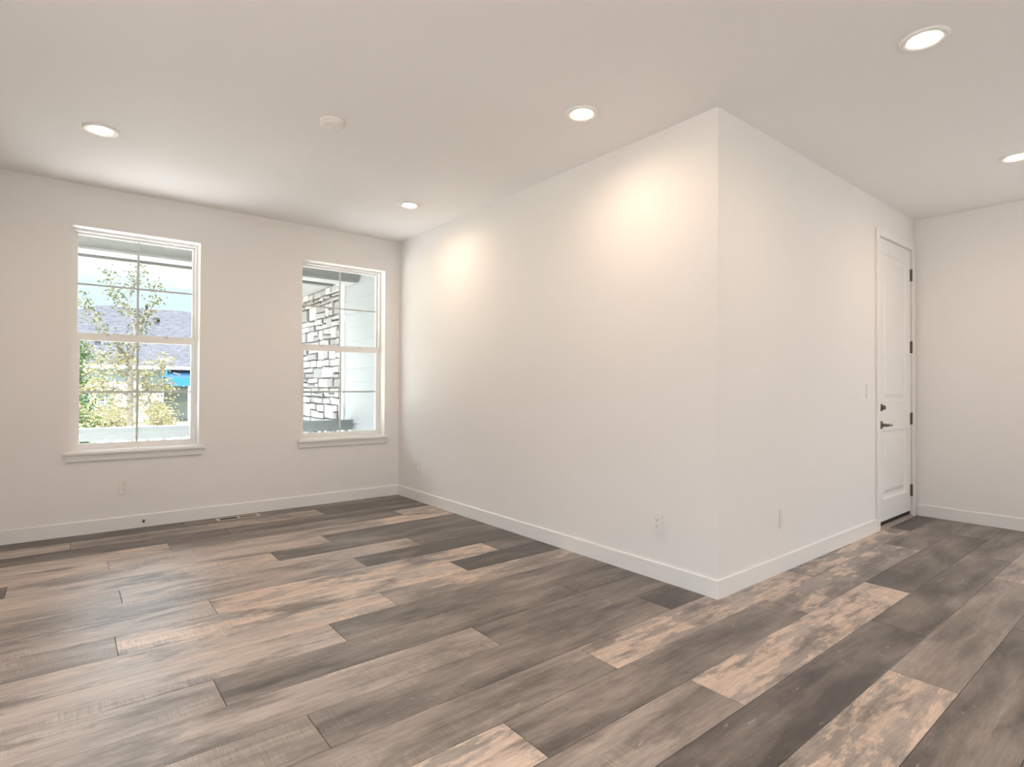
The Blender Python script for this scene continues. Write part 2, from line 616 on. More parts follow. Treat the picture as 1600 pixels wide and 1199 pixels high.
DX0, DX1, DZ = 2.425, 3.235, 2.437       # door slab
wall_y('wall_back', LX - T_, 0.0, L, L + T_, [W1, W2], 'off white wall holding both windows')
wall_x('wall_partition', 0.0, 0.16, 0.0, L + T_, [], 'wide blank white wall projecting into the room, left of its corner')
wall_y('wall_hall', 0.16, W + 0.16, 0.0, 0.16, [(DX0 - 0.022, DX1 + 0.022, -0.08, DZ + 0.022)], 'white wall right of the projecting corner, holding the door')
wall_x('wall_right', W, W + 0.16, RY, 0.0, [RIGHT_OPEN], 'blank white wall at far right past the door')
wall_x('wall_left', LX - T_, LX, RY, L, [LEFT_OPEN], 'white wall left of the picture')
wall_y('wall_rear', LX - T_, W + 0.16, RY - T_, RY, [REAR_OPEN], 'white wall behind the camera')
mb = MB()
mb.box(LX - T_, W + 0.16, RY - T_, L + T_, H, H + 0.3)
tag(mb.build('ceiling', M['ceil']), 'off white textured ceiling with recessed lights', 'ceiling', kind='structure')

BH, BT = 0.1035, 0.013


def skirt(name, pts_out, label):
    """baseboard run given as a list of (x0,x1,y0,y1)"""
    mb = MB()
    for x0, x1, y0, y1, side in pts_out:
        e = 0.004
        if side == 'y-':
            mb.prism([(y1, 0.0), (y0, 0.0), (y0, BH - e), (y0 + e, BH), (y1, BH)], 0, x0, x1)
        elif side == 'x-':
            mb.prism([(x1, 0.0), (x0, 0.0), (x0, BH - e), (x0 + e, BH), (x1, BH)], 1, y0, y1)
    return tag(mb.build(name, M['trim']), label, 'baseboard', kind='structure')


# the prisms above extrude (y,z) along x or (x,z) along y
skirt('baseboard_back', [(LX, -BT, L - BT, L, 'y-')], 'white baseboard under the two windows')
skirt('baseboard_partition', [(-BT, 0.0, -BT, L, 'x-')], 'white baseboard along the wide blank wall')
skirt('baseboard_hall', [(0.0, 2.356, -BT, 0.0, 'y-')], 'white baseboard between the projecting corner and the door')
skirt('baseboard_right', [(W - BT, W, RY, -0.017, 'x-')], 'white baseboard on the far right wall')


# ------------------------------------------------------------------ windows
def ring(mb, x0, x1, z0, z1, y0, y1, l, r, b_, t_):
    mb.box(x0, x0 + l, y0, y1, z0, z1)
    mb.box(x1 - r, x1, y0, y1, z0, z1)
    mb.box(x0 + l, x1 - r, y0, y1, z0, z0 + b_)
    mb.box(x0 + l, x1 - r, y0, y1, z1 - t_, z1)


def window(name, o, label):
    x0, x1, z0, z1 = o
    root = tag(empty(name, ((x0 + x1) / 2, L, z0)), label, 'window', kind='structure')
    xm = (x0 + x1) / 2
    f0 = L + 0.105
    # painted liner of the recess
    mb = MB()
    e = 0.006
    ring(mb, x0, x1, z0, z1, L - 0.001, f0, e, e, e, e)
    mb.build('window_liner', M['trim'], root)
    mb = MB()
    ring(mb, x0, x1, z0, z1, f0, f0 + 0.08, 0.024, 0.024, 0.020, 0.024)
    mb.build('window_frame', M['vinyl'], root)
    # upper sash, set back
    u = MB()
    ux0, ux1, uz0, uz1 = x0 + 0.024, x1 - 0.024, 1.540, z1 - 0.024
    ring(u, ux0, ux1, uz0, uz1, f0 + 0.042, f0 + 0.068, 0.020, 0.020, 0.045, 0.018)
    us = u.build('upper_sash', M['vinyl'], root)
    gx0, gx1, gz0, gz1 = ux0 + 0.020, ux1 - 0.020, uz0 + 0.045, uz1 - 0.018
    gl = MB()
    gl.box(gx0, gx1, f0 + 0.053, f0 + 0.057, gz0, gz1)
    gl.build('glass', M['glass'], us)
    gr = MB()
    gm = (gz0 + gz1) / 2
    gr.box(xm - 0.008, xm + 0.008, f0 + 0.046, f0 + 0.0525, gz0, gz1)
    gr.box(gx0, gx1, f0 + 0.047, f0 + 0.052, gm - 0.008, gm + 0.008)
    gr.build('grille_bars', M['grille'], us)
    # lower sash, nearer the room
    lo = MB()
    lx0, lx1, lz0, lz1 = x0 + 0.024, x1 - 0.024, z0 + 0.020, 1.588
    ring(lo, lx0, lx1, lz0, lz1, f0 + 0.010, f0 + 0.038, 0.038, 0.030, 0.034, 0.062)
    ls_ = lo.build('lower_sash', M['vinyl'], root)
    gx0, gx1, gz0, gz1 = lx0 + 0.038, lx1 - 0.030, lz0 + 0.034, lz1 - 0.062
    gl = MB()
    gl.box(gx0, gx1, f0 + 0.022, f0 + 0.026, gz0, gz1)
    gl.build('glass', M['glass'], ls_)
    gr = MB()
    gm = (gz0 + gz1) / 2
    gr.box(xm - 0.008, xm + 0.008, f0 + 0.015, f0 + 0.0215, gz0, gz1)
    gr.box(gx0, gx1, f0 + 0.016, f0 + 0.021, gm - 0.008, gm + 0.008)
    gr.build('grille_bars', M['grille'], ls_)
    for fx in (0.27, 0.73):
        c = MB()
        cx = x0 + (x1 - x0) * fx
        c.bevelbox(cx - 0.012, cx + 0.012, f0 + 0.004, f0 + 0.012, 1.572, 1.584, 0.003)
        c.build('sash_latch', M['grille'], ls_)
    st = MB()
    st.bevelbox(x0 - 0.036, x1 + 0.036, L - 0.040, L - 0.0005, z0 - 0.022, z0, 0.004)
    st.box(x0, x1, L - 0.002, f0, z0 - 0.006, z0 + 0.0005)
    st.build('window_sill', M['trim'], root)
    ap = MB()
    ap.prism([(L, z0 - 0.022), (L - 0.016, z0 - 0.022), (L - 0.016, z0 - 0.070), (L - 0.010, z0 - 0.080), (L, z0 - 0.080)], 0, x0 - 0.016, x1 + 0.016)
    ap.build('window_apron', M['trim'], root)
    return root


window('window_1', W1, 'left white sash window looking onto the young tree and a house')
window('window_2', W2, 'right white sash window looking onto pale stone and siding')


# ------------------------------------------------------------------ door
def door():
    root = tag(empty('door_1', (DX0, 0.0, 0.0)), 'tall white two panel door in the hall, dark hinges on its right', 'door', kind='structure')
    fy = 0.004
    # slab face as a height field with two moulded panels
    mb = MB()
    zb = 0.056
    sx, rail = 0.118, 0.105
    px0, px1 = DX0 + sx, DX1 - sx
    panels = [(px0, px1, 0.235, 0.815), (px0, px1, 1.050, DZ - 0.115)]
    xs = [DX0, px0, px1, DX1]
    zs = [zb, 0.235, 0.815, 1.050, DZ - 0.115, DZ]
    for i in range(3):
        for k in range(5):
            if i == 1 and k in (1, 3):
                a, b_, c, d = xs[1], xs[2], zs[k], zs[k + 1]
                loops = [(0, 0), (0.010, 0.009), (0.026, 0.013), (0.046, 0.013), (0.075, 0.004)]
                rings = [[(a + o, fy + y, c + o), (b_ - o, fy + y, c + o), (b_ - o, fy + y, d - o), (a + o, fy + y, d - o)] for o, y in loops]
                for r0, r1 in zip(rings, rings[1:]):
                    for q in range(4):
                        mb.face([r0[q], r0[(q + 1) % 4], r1[(q + 1) % 4], r1[q]])
                mb.face(rings[-1])
            else:
                mb.face([(xs[i], fy, zs[k]), (xs[i + 1], fy, zs[k]), (xs[i + 1], fy, zs[k + 1]), (xs[i], fy, zs[k + 1])])
    # edges and back
    mb.face([(DX0, fy, zb), (DX0, fy + .044, zb), (DX0, fy + .044, DZ), (DX0, fy, DZ)])
    mb.face([(DX1, fy, zb), (DX1, fy + .044, zb), (DX1, fy + .044, DZ), (DX1, fy, DZ)])
    mb.face([(DX0, fy, zb), (DX1, fy, zb), (DX1, fy + .044, zb), (DX0, fy + .044, zb)])
    mb.face([(DX0, fy, DZ), (DX1, fy, DZ), (DX1, fy + .044, DZ), (DX0, fy + .044, DZ)])
    mb.face([(DX0, fy + .044, zb), (DX1, fy + .044, zb), (DX1, fy + .044, DZ), (DX0, fy + .044, DZ)])
    bmesh.ops.remove_doubles(mb.bm, verts=mb.bm.verts[:], dist=1e-5)
    mb.build('door_slab', M['door'], root)
    # jamb
    j = MB()
    j.box(DX0 - 0.022, DX0 - 0.003, 0.001, 0.15, 0, DZ + 0.022)
    j.box(DX1 + 0.003, DX1 + 0.022, 0.001, 0.15, 0, DZ + 0.022)
    j.box(DX0 - 0.003, DX1 + 0.003, 0.001, 0.15, DZ + 0.004, DZ + 0.022)
    j.box(DX0 - 0.003, DX0 + 0.012, 0.050, 0.07, 0, DZ)
    j.box(DX1 - 0.012, DX1 + 0.003, 0.050, 0.07, 0, DZ)
    j.build('door_jamb', M['trim'], root)
    c = MB()
    xo0, xi0, xi1, xo1 = 2.356, 2.420, 3.243, 3.307
    zt = DZ + 0.060
    c.bevelbox(xo0, xi0, -0.016, -0.0005, 0, zt, 0.003)
    c.bevelbox(xi1, xo1, -0.016, -0.0005, 0, zt, 0.003)
    c.bevelbox(xi0 - .003, xi1 + .003, -0.016, -0.0005, DZ + 0.004, zt, 0.003)
    c.build('door_casing', M['trim'], root)
    s = MB()
    s.box(DX0, DX1, 0.010, 0.040, 0.022, zb + 0.002)
    s.build('door_sweep', M['rubber'], root)
    th = MB()
    th.prism([(-0.020, 0.0005), (-0.016, 0.010), (0.012, 0.020), (0.15, 0.024), (0.15, -0.02), (0.0, -0.02), (0.0, 0.0005)], 0, DX0 - 0.002, DX1 + 0.002)
    th.build('threshold', M['sill'], root)
    for hz in (2.213, 1.551, 0.895, 0.239):
        h = MB()
        h.box(DX1 - 0.016, DX1 + 0.012, fy - 0.003, fy + 0.001, hz - 0.053, hz + 0.053)
        for q in range(5):
            za = hz - 0.053 + q * 0.0213
            h.lathe([(0.0068, za), (0.0072, za + 0.001), (0.0072, za + 0.0195), (0.0068, za + 0.0205)], (DX1 + 0.004, fy - 0.0075, 0), 'z', 14)
        h.lathe([(0.003, hz + 0.053), (0.0055, hz + 0.056), (0.0, hz + 0.060)], (DX1 + 0.004, fy - 0.0075, 0), 'z', 12, cap=False)
        h.build('hinge', M['hinge'], root)
    kx = DX0 + 0.062
    d = MB()
    d.lathe([(0.031, fy), (0.031, fy - 0.006), (0.027, fy - 0.012), (0.017, fy - 0.014), (0.017, fy - 0.018), (0.0, fy - 0.018)], (kx, 0, 1.012), 'y', 28, cap=False)
    db = d.build('deadbolt', M['nickel'], root)
    t = MB()
    t.bevelbox(kx - 0.007, kx + 0.007, fy - 0.036, fy - 0.017, 1.012 - 0.018, 1.012 + 0.018, 0.004)
    t.build('thumb_turn', M['nickel'], db)
    r = MB()
    r.lathe([(0.033, fy), (0.033, fy - 0.005), (0.028, fy - 0.011), (0.014, fy - 0.014), (0.012, fy - 0.045), (0.0, fy - 0.050)], (kx, 0, 0.866), 'y', 28, cap=False)
    rs = r.build('door_handle', M['nickel'], root)
    lv = MB()
    lv.tube([(kx - 0.004, fy - 0.050, 0.866), (kx + 0.03, fy - 0.054, 0.867), (kx + 0.07, fy - 0.054, 0.866), (kx + 0.105, fy - 0.050, 0.862), (kx + 0.122, fy - 0.046, 0.860)], [0.011, 0.0105, 0.009, 0.008, 0.006], 14)
    lv.build('lever', M['nickel'], rs, smooth=True)
    return root


door()


# ------------------------------------------------------------------ ceiling fittings
def recessed_light(loc, label):
    root = tag(empty('recessed_light', loc), label, 'light', 'recessed lights in the ceiling')
    mb = MB()
    x, y, z = loc
    mb.lathe([(0.096, z), (0.095, z - 0.006), (0.090, z - 0.011), (0.084, z - 0.012), (0.070, z - 0.008), (0.057, z - 0.003), (0.056, z)], (x, y, 0), 'z', 56, cap=False)
    mb.build('trim_ring', M['trim'], root, smooth=True)
    le = MB()
    le.lathe([(0.0555, z - 0.001), (0.0550, z - 0.004), (0.048, z - 0.0065), (0.022, z - 0.0075), (0.0, z - 0.0078)], (x, y, 0), 'z', 48, cap=False)
    le.build('lens', M['lens'], root, smooth=True)
    return root


RL = [
    ((-2.673, 2.546, H), 'lit recessed ceiling light above the left window'),
    ((-0.522, 2.609, H), 'lit recessed ceiling light above the right window, smallest in view'),
    ((-0.531, 0.536, H), 'lit recessed ceiling light near the middle of the picture, beside the projecting wall corner'),
    ((0.165, -0.915, H), 'largest lit recessed ceiling light, at upper right in front of the corner'),
    ((2.170, -0.905, H), 'lit recessed ceiling light in front of the hall door, cut by the right edge'),
]
first = recessed_light(*RL[0])
for p, lab in RL[1:]:
    o = copy_tree(first, p)
    o['label'] = lab


def downlight(x, y):
    d = bpy.data.lights.new('downlight', 'SPOT')
    d.energy = LAMP
    d.spot_size = math.radians(172)
    d.spot_blend = 0.9
    d.shadow_soft_size = 0.05
    d.color = (1.0, 0.73, 0.53)
    o = bpy.data.objects.new('downlight', d)
    COL.objects.link(o)
    o.location = (x, y, H - 0.016)


# light of each lamp, its unseen grid neighbour, and fill lamps added behind the camera
for x, y in [p[0][:2] for p in RL] + [(-2.67, 0.53), (-2.2, -2.9), (0.1, -2.9), (-2.2, -4.8)]:
    downlight(x, y)

sm = tag(empty('smoke_detector', (-1.608, 1.541, H)), 'round white smoke detector on the ceiling between the recessed lights', 'smoke detector')
mb = MB()
mb.lathe([(0.070, H), (0.070, H - 0.010), (0.066, H - 0.014)], (-1.608, 1.541, 0), 'z', 48)
mb.build('base_plate', M['plate'], sm, smooth=False)
mb = MB()
mb.lathe([(0.064, H - 0.0135), (0.064, H - 0.024), (0.058, H - 0.032), (0.046, H - 0.036), (0.018, H - 0.037), (0.016, H - 0.039), (0.0, H - 0.039)], (-1.608, 1.541, 0), 'z', 48, cap=False)
mb.build('cover', M['plate'], sm)


# ------------------------------------------------------------------ wall plates
def xf(facing, c):
    """local frame: x to the right on the wall, y out of the wall, z up"""
    if facing == 'y-':
        return Matrix.Translation(c) @ Matrix(((1, 0, 0, 0), (0, -1, 0, 0), (0, 0, 1, 0), (0, 0, 0, 1)))
    return Matrix.Translation(c) @ Matrix(((0, -1, 0, 0), (-1, 0, 0, 0), (0, 0, 1, 0), (0, 0, 0, 1)))


def piece(build, m, name, mt, parent):
    t = MB()
    build(t)
    b = MB()
    b.merge(t.bm, m)
    return b.build(name, mt, parent)


def outlet(facing, c, label):
    root = tag(empty('wall_outlet', c), label, 'outlet', 'wall outlets')
    m = xf(facing, c)
    piece(lambda t: t.bevelbox(-0.0365, 0.0365, 0.0, 0.0095, -0.0595, 0.0595, 0.003), m, 'cover_plate', M['plate'], root)
    for s in (1, -1):
        zc = 0.0195 * s
        rc = piece(lambda t: t.bevelbox(-0.0165, 0.0165, 0.006, 0.0120, zc - 0.0145, zc + 0.0145, 0.002), m, 'receptacle', M['plate'], root)

        def slots(t):
            t.box(-0.0080, -0.0055, 0.0115, 0.0123, zc - 0.001, zc + 0.008)
            t.box(0.0055, 0.0080, 0.0115, 0.0123, zc - 0.001, zc + 0.008)
            t.lathe([(0.0030, 0.0115), (0.0030, 0.0123)], (0, 0, zc - 0.0075), 'y', 12)
        piece(slots, m, 'slots', M['slot'], rc)
    return root


outlet('y-', Vector((-2.449, L, 0.346)), 'white wall outlet below the left window')
outlet('x-', Vector((0.0, 0.397, 0.344)), 'white wall outlet low on the wide blank wall near its corner')
outlet('x-', Vector((0.0, 3.374, 0.337)), 'white wall outlet low on the wide blank wall by the window wall')

c = Vector((0.752, 0.0, 0.338))
pl = tag(empty('wall_plate', c), 'white wall plate low on the wall between the corner and the door', 'wall plate')
mm = xf('y-', c)
piece(lambda t: t.bevelbox(-0.0365, 0.0365, 0.0, 0.0095, -0.0595, 0.0595, 0.003), mm, 'cover_plate', M['plate'], pl)
piece(lambda t: t.bevelbox(-0.0165, 0.0165, 0.006, 0.0120, -0.033, 0.033, 0.002), mm, 'insert', M['plate'], pl)

c = Vector((2.180, 0.0, 1.150))
sw = tag(empty('light_switch', c), 'white light switch on the wall left of the door', 'light switch')
mm = xf('y-', c)
piece(lambda t: t.bevelbox(-0.0365, 0.0365, 0.0, 0.0095, -0.0595, 0.0595, 0.003), mm, 'cover_plate', M['plate'], sw)
piece(lambda t: t.prism([(0.006, -0.033), (0.015, -0.033), (0.0110, 0.033), (0.006, 0.033)], 0, -0.0165, 0.0165), mm, 'rocker', M['plate'], sw)

# small stub on the baseboard
c = Vector((-2.316, L - BT, 0.052))
sb = tag(empty('pipe_stub', c), 'small dark metal stub poking out of the baseboard under the left window', 'pipe stub')
mb = MB()
mb.lathe([(0.011, L - BT), (0.011, L - BT - 0.003), (0.005, L - BT - 0.005)], (c.x, 0, c.z), 'y', 16)
mb.build('flange', M['nickel'], sb)
mb = MB()
mb.tube([(c.x, L - BT - 0.003, c.z), (c.x, L - BT - 0.030, c.z - 0.001), (c.x - 0.004, L - BT - 0.040, c.z - 0.003)], [0.0045, 0.0045, 0.007], 10)
mb.build('stem', M['slot'], sb)

# floor register
vx0, vx1, vy0, vy1 = -1.795, -1.446, 3.622, 3.728
fv = tag(empty('floor_vent', ((vx0 + vx1) / 2, (vy0 + vy1) / 2, 0)), 'tan metal floor vent by the baseboard between the windows', 'floor vent')
mb = MB()
bw = 0.026


def frame_xy(mb, x0, x1, y0, y1, z0, z1, w, wy):
    mb.box(x0, x0 + w, y0, y1, z0, z1)
    mb.box(x1 - w, x1, y0, y1, z0, z1)
    mb.box(x0 + w, x1 - w, y0, y0 + wy, z0, z1)
    mb.box(x0 + w, x1 - w, y1 - wy, y1, z0, z1)


frame_xy(mb, vx0, vx1, vy0, vy1, 0.0, 0.004, bw, 0.017)
xm = (vx0 + vx1) / 2
mb.box(xm - 0.010, xm + 0.010, vy0 + 0.017, vy1 - 0.017, 0.0, 0.004)
mb.build('vent_frame', M['vent'], fv)
mb = MB()
mb.box(vx0 + bw, xm - 0.010, vy0 + 0.017, vy1 - 0.017, 0.0001, 0.0008)
mb.build('duct_opening', M['duct'], fv)
for q in range(11):
    mb = MB()
    xx = xm + 0.016 + q * 0.0125
    mb.box(xx, xx + 0.0085, vy0 + 0.017, vy1 - 0.017, 0.0005, 0.003)
    mb.build('louver', M['louver'], fv)
mb = MB()
mb.box(xm + 0.010, vx1 - bw, vy0 + 0.017, vy1 - 0.017, 0.0001, 0.0004)
mb.build('damper', M['duct'], fv)

# ------------------------------------------------------------------ porch and the projecting garage wall
GZ = -0.55
mb = MB()
mb.box(-6.5, 0.10, L + T_, 5.55, -0.5, -0.16)
tag(mb.build('porch_slab', M['concrete']), 'concrete porch floor outside the windows', 'porch floor', kind='structure')
mb = MB()
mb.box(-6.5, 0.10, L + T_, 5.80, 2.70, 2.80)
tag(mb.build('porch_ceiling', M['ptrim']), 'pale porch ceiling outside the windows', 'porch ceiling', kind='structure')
mb = MB()
mb.box(-6.5, 0.10, 5.12, 5.32, 2.515, 2.70)
mb.box(-6.5, 0.06, 5.10, 5.34, 2.490, 2.515)
tag(mb.build('porch_beam', M['ptrim']), 'pale beam across the top of the porch', 'beam', kind='structure')
mb = MB()
mb.box(-6.5, 0.02, 5.78, 5.81, 2.54, 2.80)
mb.prism([(5.81, 2.54), (5.87, 2.54), (5.90, 2.60), (5.90, 2.66), (5.81, 2.66)], 0, -6.5, 0.02)
tag(mb.build('porch_fascia', M['fascia']), 'pale fascia and gutter along the porch eave', 'gutter', kind='structure')

gw = tag(empty('wall_porch', (0.1, L + T_, 0)), 'exterior wall of siding and stone at the porch end', 'wall', kind='structure')
mb = MB()
mb.box(0.115, 0.35, L + T_, 12.0, -0.6, 2.72)
mb.build('backing_wall', M['out'], gw)
mb = MB()
z = -0.55
while z < 2.70:
    zt = min(z + 0.178, 2.70)
    mb.prism([(0.115, z), (0.094, z), (0.106, zt), (0.115, zt)], 1, L + T_, 5.55)
    z += 0.178
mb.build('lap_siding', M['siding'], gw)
mb = MB()
mb.box(0.078, 0.115, 5.55, 5.66, -0.55, 2.60)
mb.build('corner_board', M['hwhite'], gw)


def stones():
    mb = MB()
    bm = mb.bm
    lt = bm.faces.layers.float.new('tone')
    rnd = random.Random(5)
    z = -0.5
    ya, yb = 5.67, 11.9
    while z < 2.58:
        h = rnd.uniform(0.09, 0.21)
        h = min(h, 2.58 - z)
        if h < 0.03:
            break
        y = ya - rnd.uniform(0, 0.1)
        while y < yb:
            w = rnd.uniform(0.14, 0.42)
            y2 = min(y + w, yb)
            y1 = max(y, ya)
            if y2 - y1 < 0.04:
                y = y2
                continue
            # a tall cell is often split into two thin stones
            cells = [(z, z + h)]
            if h > 0.11 and rnd.random() < 0.55:
                s = z + h * rnd.uniform(0.4, 0.6)
                cells = [(z, s), (s, z + h)]
            for za, zb in cells:
                to = rnd.random()
                d = rnd.uniform(0.018, 0.055)
                g = rnd.uniform(0.008, 0.014)
                j = lambda a: a + rnd.uniform(-0.013, 0.013)
                o = [(0.113, y1 + g, za + g), (0.113, y2 - g, za + g), (0.113, y2 - g, zb - g), (0.113, y1 + g, zb - g)]
                c_ = [(0.113 - d * 0.75, j(p[1]), j(p[2])) for p in o]
                b_ = 0.012
                i_ = [(0.113 - d, c_[0][1] + b_, c_[0][2] + b_), (0.113 - d, c_[1][1] - b_, c_[1][2] + b_), (0.113 - d, c_[2][1] - b_, c_[2][2] - b_), (0.113 - d, c_[3][1] + b_, c_[3][2] - b_)]
                V = [[bm.verts.new(p) for p in q] for q in (o, c_, i_)]
                fs = [bm.faces.new(V[2])]
                for A, B in zip(V, V[1:]):
                    for q in range(4):
                        fs.append(bm.faces.new((A[q], A[(q + 1) % 4], B[(q + 1) % 4], B[q])))
                for f in fs:
                    f[lt] = to
            y = y2
        z += h
    return mb.build('stone_veneer', M['stone'], gw)


stones()
mb = MB()
mb.box(0.108, 0.116, 5.66, 12.0, -0.5, 2.58)
mb.build('mortar_bed', M['mortar'], gw)
mb = MB()
for q in range(4):
    xa = 0.115 - (q + 1) * 0.118
    mb.box(xa + 0.004, xa + 0.118, 5.92, 12.0, 2.58, 2.60)
mb.box(-0.40, -0.357, 5.92, 12.0, 2.53, 2.72)
mb.box(-0.36, 0.115, 5.92, 12.0, 2.605, 2.72)
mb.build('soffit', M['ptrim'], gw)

rail = tag(empty('porch_railing', (-2.0, 5.30, -0.16)), 'pale grey railing along the porch edge outside both windows', 'railing')
mb = MB()
mb.bevelbox(-6.4, 0.095, 5.24, 5.36, 0.712, 0.735, 0.004)
mb.build('cap_rail', M['prail'], rail)
mb = MB()
mb.bevelbox(-6.4, 0.095, 5.28, 5.32, 0.605, 0.712, 0.003)
mb.build('top_rail', M['prail'], rail)
mb = MB()
mb.bevelbox(-6.4, 0.095, 5.28, 5.32, -0.08, -0.02, 0.003)
mb.build('bottom_rail', M['prail'], rail)
bal = None
for q in range(26):
    bx = 0.02 - q * 0.155
    if bal is None:
        mb = MB()
        mb.box(bx - 0.019, bx + 0.019, 5.282, 5.318, -0.02, 0.606)
        bal = mb.build('baluster', M['prail'], rail)
        b0 = bx
    else:
        o = bal.copy()
        COL.objects.link(o)
        o.parent = rail
        o.location = (bx - b0, 0, 0)
for px in (-6.35, -4.05):
    mb = MB()
    mb.box(px - 0.06, px + 0.06, 5.24, 5.36, -0.16, 0.76)
    mb.build('post', M['prail'], rail)

# ------------------------------------------------------------------ yard, street and neighbour's house
mb = MB()
mb.box(-70, 70, -60, 90, GZ - 0.3, GZ)
tag(mb.build('ground', M['grass']), 'sunlit lawn outside the windows', 'ground', kind='structure')


mb = MB()  # unseen paving, added to set the light bounced into rear and right openings
mb.box(LX - T_, W + 0.16, -18, RY - T_, GZ, GZ + 0.30)
mb.box(W + 0.16, 16, -18, 3, GZ, GZ + 0.30)
tag(mb.build('bounce_paving', M['bounce_paving']), 'unseen grey paving added behind the house to set bounce light', 'paving', kind='structure')
mb = MB()  # pale walk added below the rail to bounce neutral light through the windows
mb.box(-16, 0.10, 5.56, 9.2, GZ, GZ + 0.06)
tag(mb.build('bounce_walk', M['walk']), 'pale concrete walk added before the porch to bounce light into the windows', 'paving', kind='structure')
mb = MB()  # unseen gravel, added so the left opening gets warm rather than green bounce
mb.box(-30, LX - T_, -25, 5.5, GZ, GZ + 0.08)
tag(mb.build('bounce_gravel', M['gravel']), 'unseen tan gravel added beside the house to warm bounce light', 'gravel', kind='structure')


def leaves(mb, centre, rad, n, size, rnd, squash=1.0):
    for _ in range(n):
        d = Vector((rnd.gauss(0, 1), rnd.gauss(0, 1), rnd.gauss(0, 1) * squash))
        p = Vector(centre) + d * rad * 0.5
        a = Vector((rnd.uniform(-1, 1), rnd.uniform(-1, 1), rnd.uniform(-1, 0.3))).normalized()
        b_ = a.orthogonal().normalized()
        b_.rotate(Matrix.Rotation(rnd.uniform(0, 6.28), 3, a))
        s = size * rnd.uniform(0.6, 1.2)
        nrm = a.cross(b_) * s * 0.12
        mb.face([p, p + a * s * 0.5 + b_ * s * 0.28 + nrm, p + a * s, p + a * s * 0.5 - b_ * s * 0.28 + nrm])


def young_tree():
    rnd = random.Random(21)
    bx, by = -1.87, 11.0
    root = tag(empty('young_tree', (bx, by, GZ)), 'slender young tree with pale yellow leaves outside the left window', 'tree')
    tr = MB()
    P = lambda x, z, dy=0.0: (x, by + dy, z)
    tr.tube([P(-1.87, GZ), P(-1.87, 0.4), P(-1.87, 1.1), P(-1.885, 1.7), P(-1.80, 2.15), P(-1.90, 2.7), P(-1.885, 3.15), P(-1.90, 3.5)], [0.065, 0.055, 0.050, 0.036, 0.026, 0.018, 0.012, 0.006], 10)
    BR = [
        [(-1.885, 1.62), (-2.12, 1.95), (-2.36, 2.28), (-2.55, 2.58), (-2.66, 2.72)],
        [(-1.885, 1.72), (-1.73, 2.1), (-1.62, 2.5), (-1.50, 2.8), (-1.46, 3.15)],
        [(-1.87, 1.25), (-1.65, 1.38), (-1.45, 1.55), (-1.25, 1.70)],
        [(-1.87, 1.05), (-1.62, 1.15), (-1.40, 1.18), (-1.18, 1.22)],
        [(-1.87, 1.35), (-2.1, 1.5), (-2.3, 1.72), (-2.5, 1.85)],
        [(-1.87, 0.95), (-2.1, 1.12), (-2.35, 1.15), (-2.62, 1.10)],
        [(-1.82, 2.2), (-1.68, 2.4), (-1.58, 2.66)],
        [(-1.88, 2.5), (-2.02, 2.7), (-2.16, 2.95), (-2.20, 3.25)],
        [(-1.89, 2.9), (-1.80, 3.15), (-1.78, 3.4)],
        [(-1.87, 0.75), (-1.6, 0.85), (-1.35, 0.80)],
        [(-1.87, 0.70), (-2.15, 0.80), (-2.4, 0.72)],
        [(-1.87, 1.55), (-1.98, 1.80), (-2.05, 2.05)],
    ]
    tips = []
    for B in BR:
        dy = rnd.uniform(-0.35, 0.35)
        pts = [P(x, z, dy * i / (len(B) - 1)) for i, (x, z) in enumerate(B)]
        n = len(pts)
        tr.tube(pts, [0.022 * (1 - i / n) + 0.004 for i in range(n)], 6)
        for i in range(1, n):
            for q in (0.35, 0.75, 1.0):
                a, b_ = Vector(pts[i - 1]), Vector(pts[i])
                tips.append(a.lerp(b_, q))
    tr.build('trunk', M['bark'], root, smooth=True)
    fo, fy_ = MB(), MB()
    for p in tips:
        low = p.z < 1.75
        if low:
            leaves(fy_, p, 0.20, 26, 0.085, rnd)
        else:
            leaves(fo, p, 0.16, 16, 0.075, rnd)
            if rnd.random() < 0.5:
                leaves(fy_, p, 0.12, 6, 0.075, rnd)
    for _ in range(26):
        p = Vector((rnd.uniform(-2.6, -1.25), by + rnd.uniform(-.3, .3), rnd.uniform(0.35, 1.6)))
        leaves(fy_, p, 0.22, 16, 0.085, rnd)
    f1 = fy_.build('foliage', M['leaf_y'], root, recalc=False)
    f2 = fo.build('upper_foliage', M['leaf_o'], root, recalc=False)
    f2['label'] = 'sparse olive leaves of the top'


young_tree()


def bush(name, label, cat, x, y, h, r, n, mt, seed, group=None, size=0.11):
    rnd = random.Random(seed)
    root = tag(empty(name, (x, y, GZ)), label, cat, group)
    st = MB()
    for q in range(5):
        a = q * 1.256
        st.tube([(x, y, GZ), (x + 0.3 * r * math.cos(a), y + 0.3 * r * math.sin(a), GZ + h * 0.4), (x + 0.6 * r * math.cos(a), y + 0.6 * r * math.sin(a), GZ + h * 0.8)], [0.03, 0.02, 0.008], 6)
    st.build('stems', M['bark'], root)
    fo = MB()
    for _ in range(n // 20):
        a, e = rnd.uniform(0, 6.28), rnd.uniform(0, 1)
        rr = r * math.sqrt(rnd.random()) * math.sin(math.pi * min(0.93, 0.25 + 0.7 * e))
        leaves(fo, (x + rr * math.cos(a), y + rr * math.sin(a), GZ + 0.1 + e * (h - 0.15)), 0.26, 20, size, rnd)
    fo.build('foliage', mt, root, recalc=False)


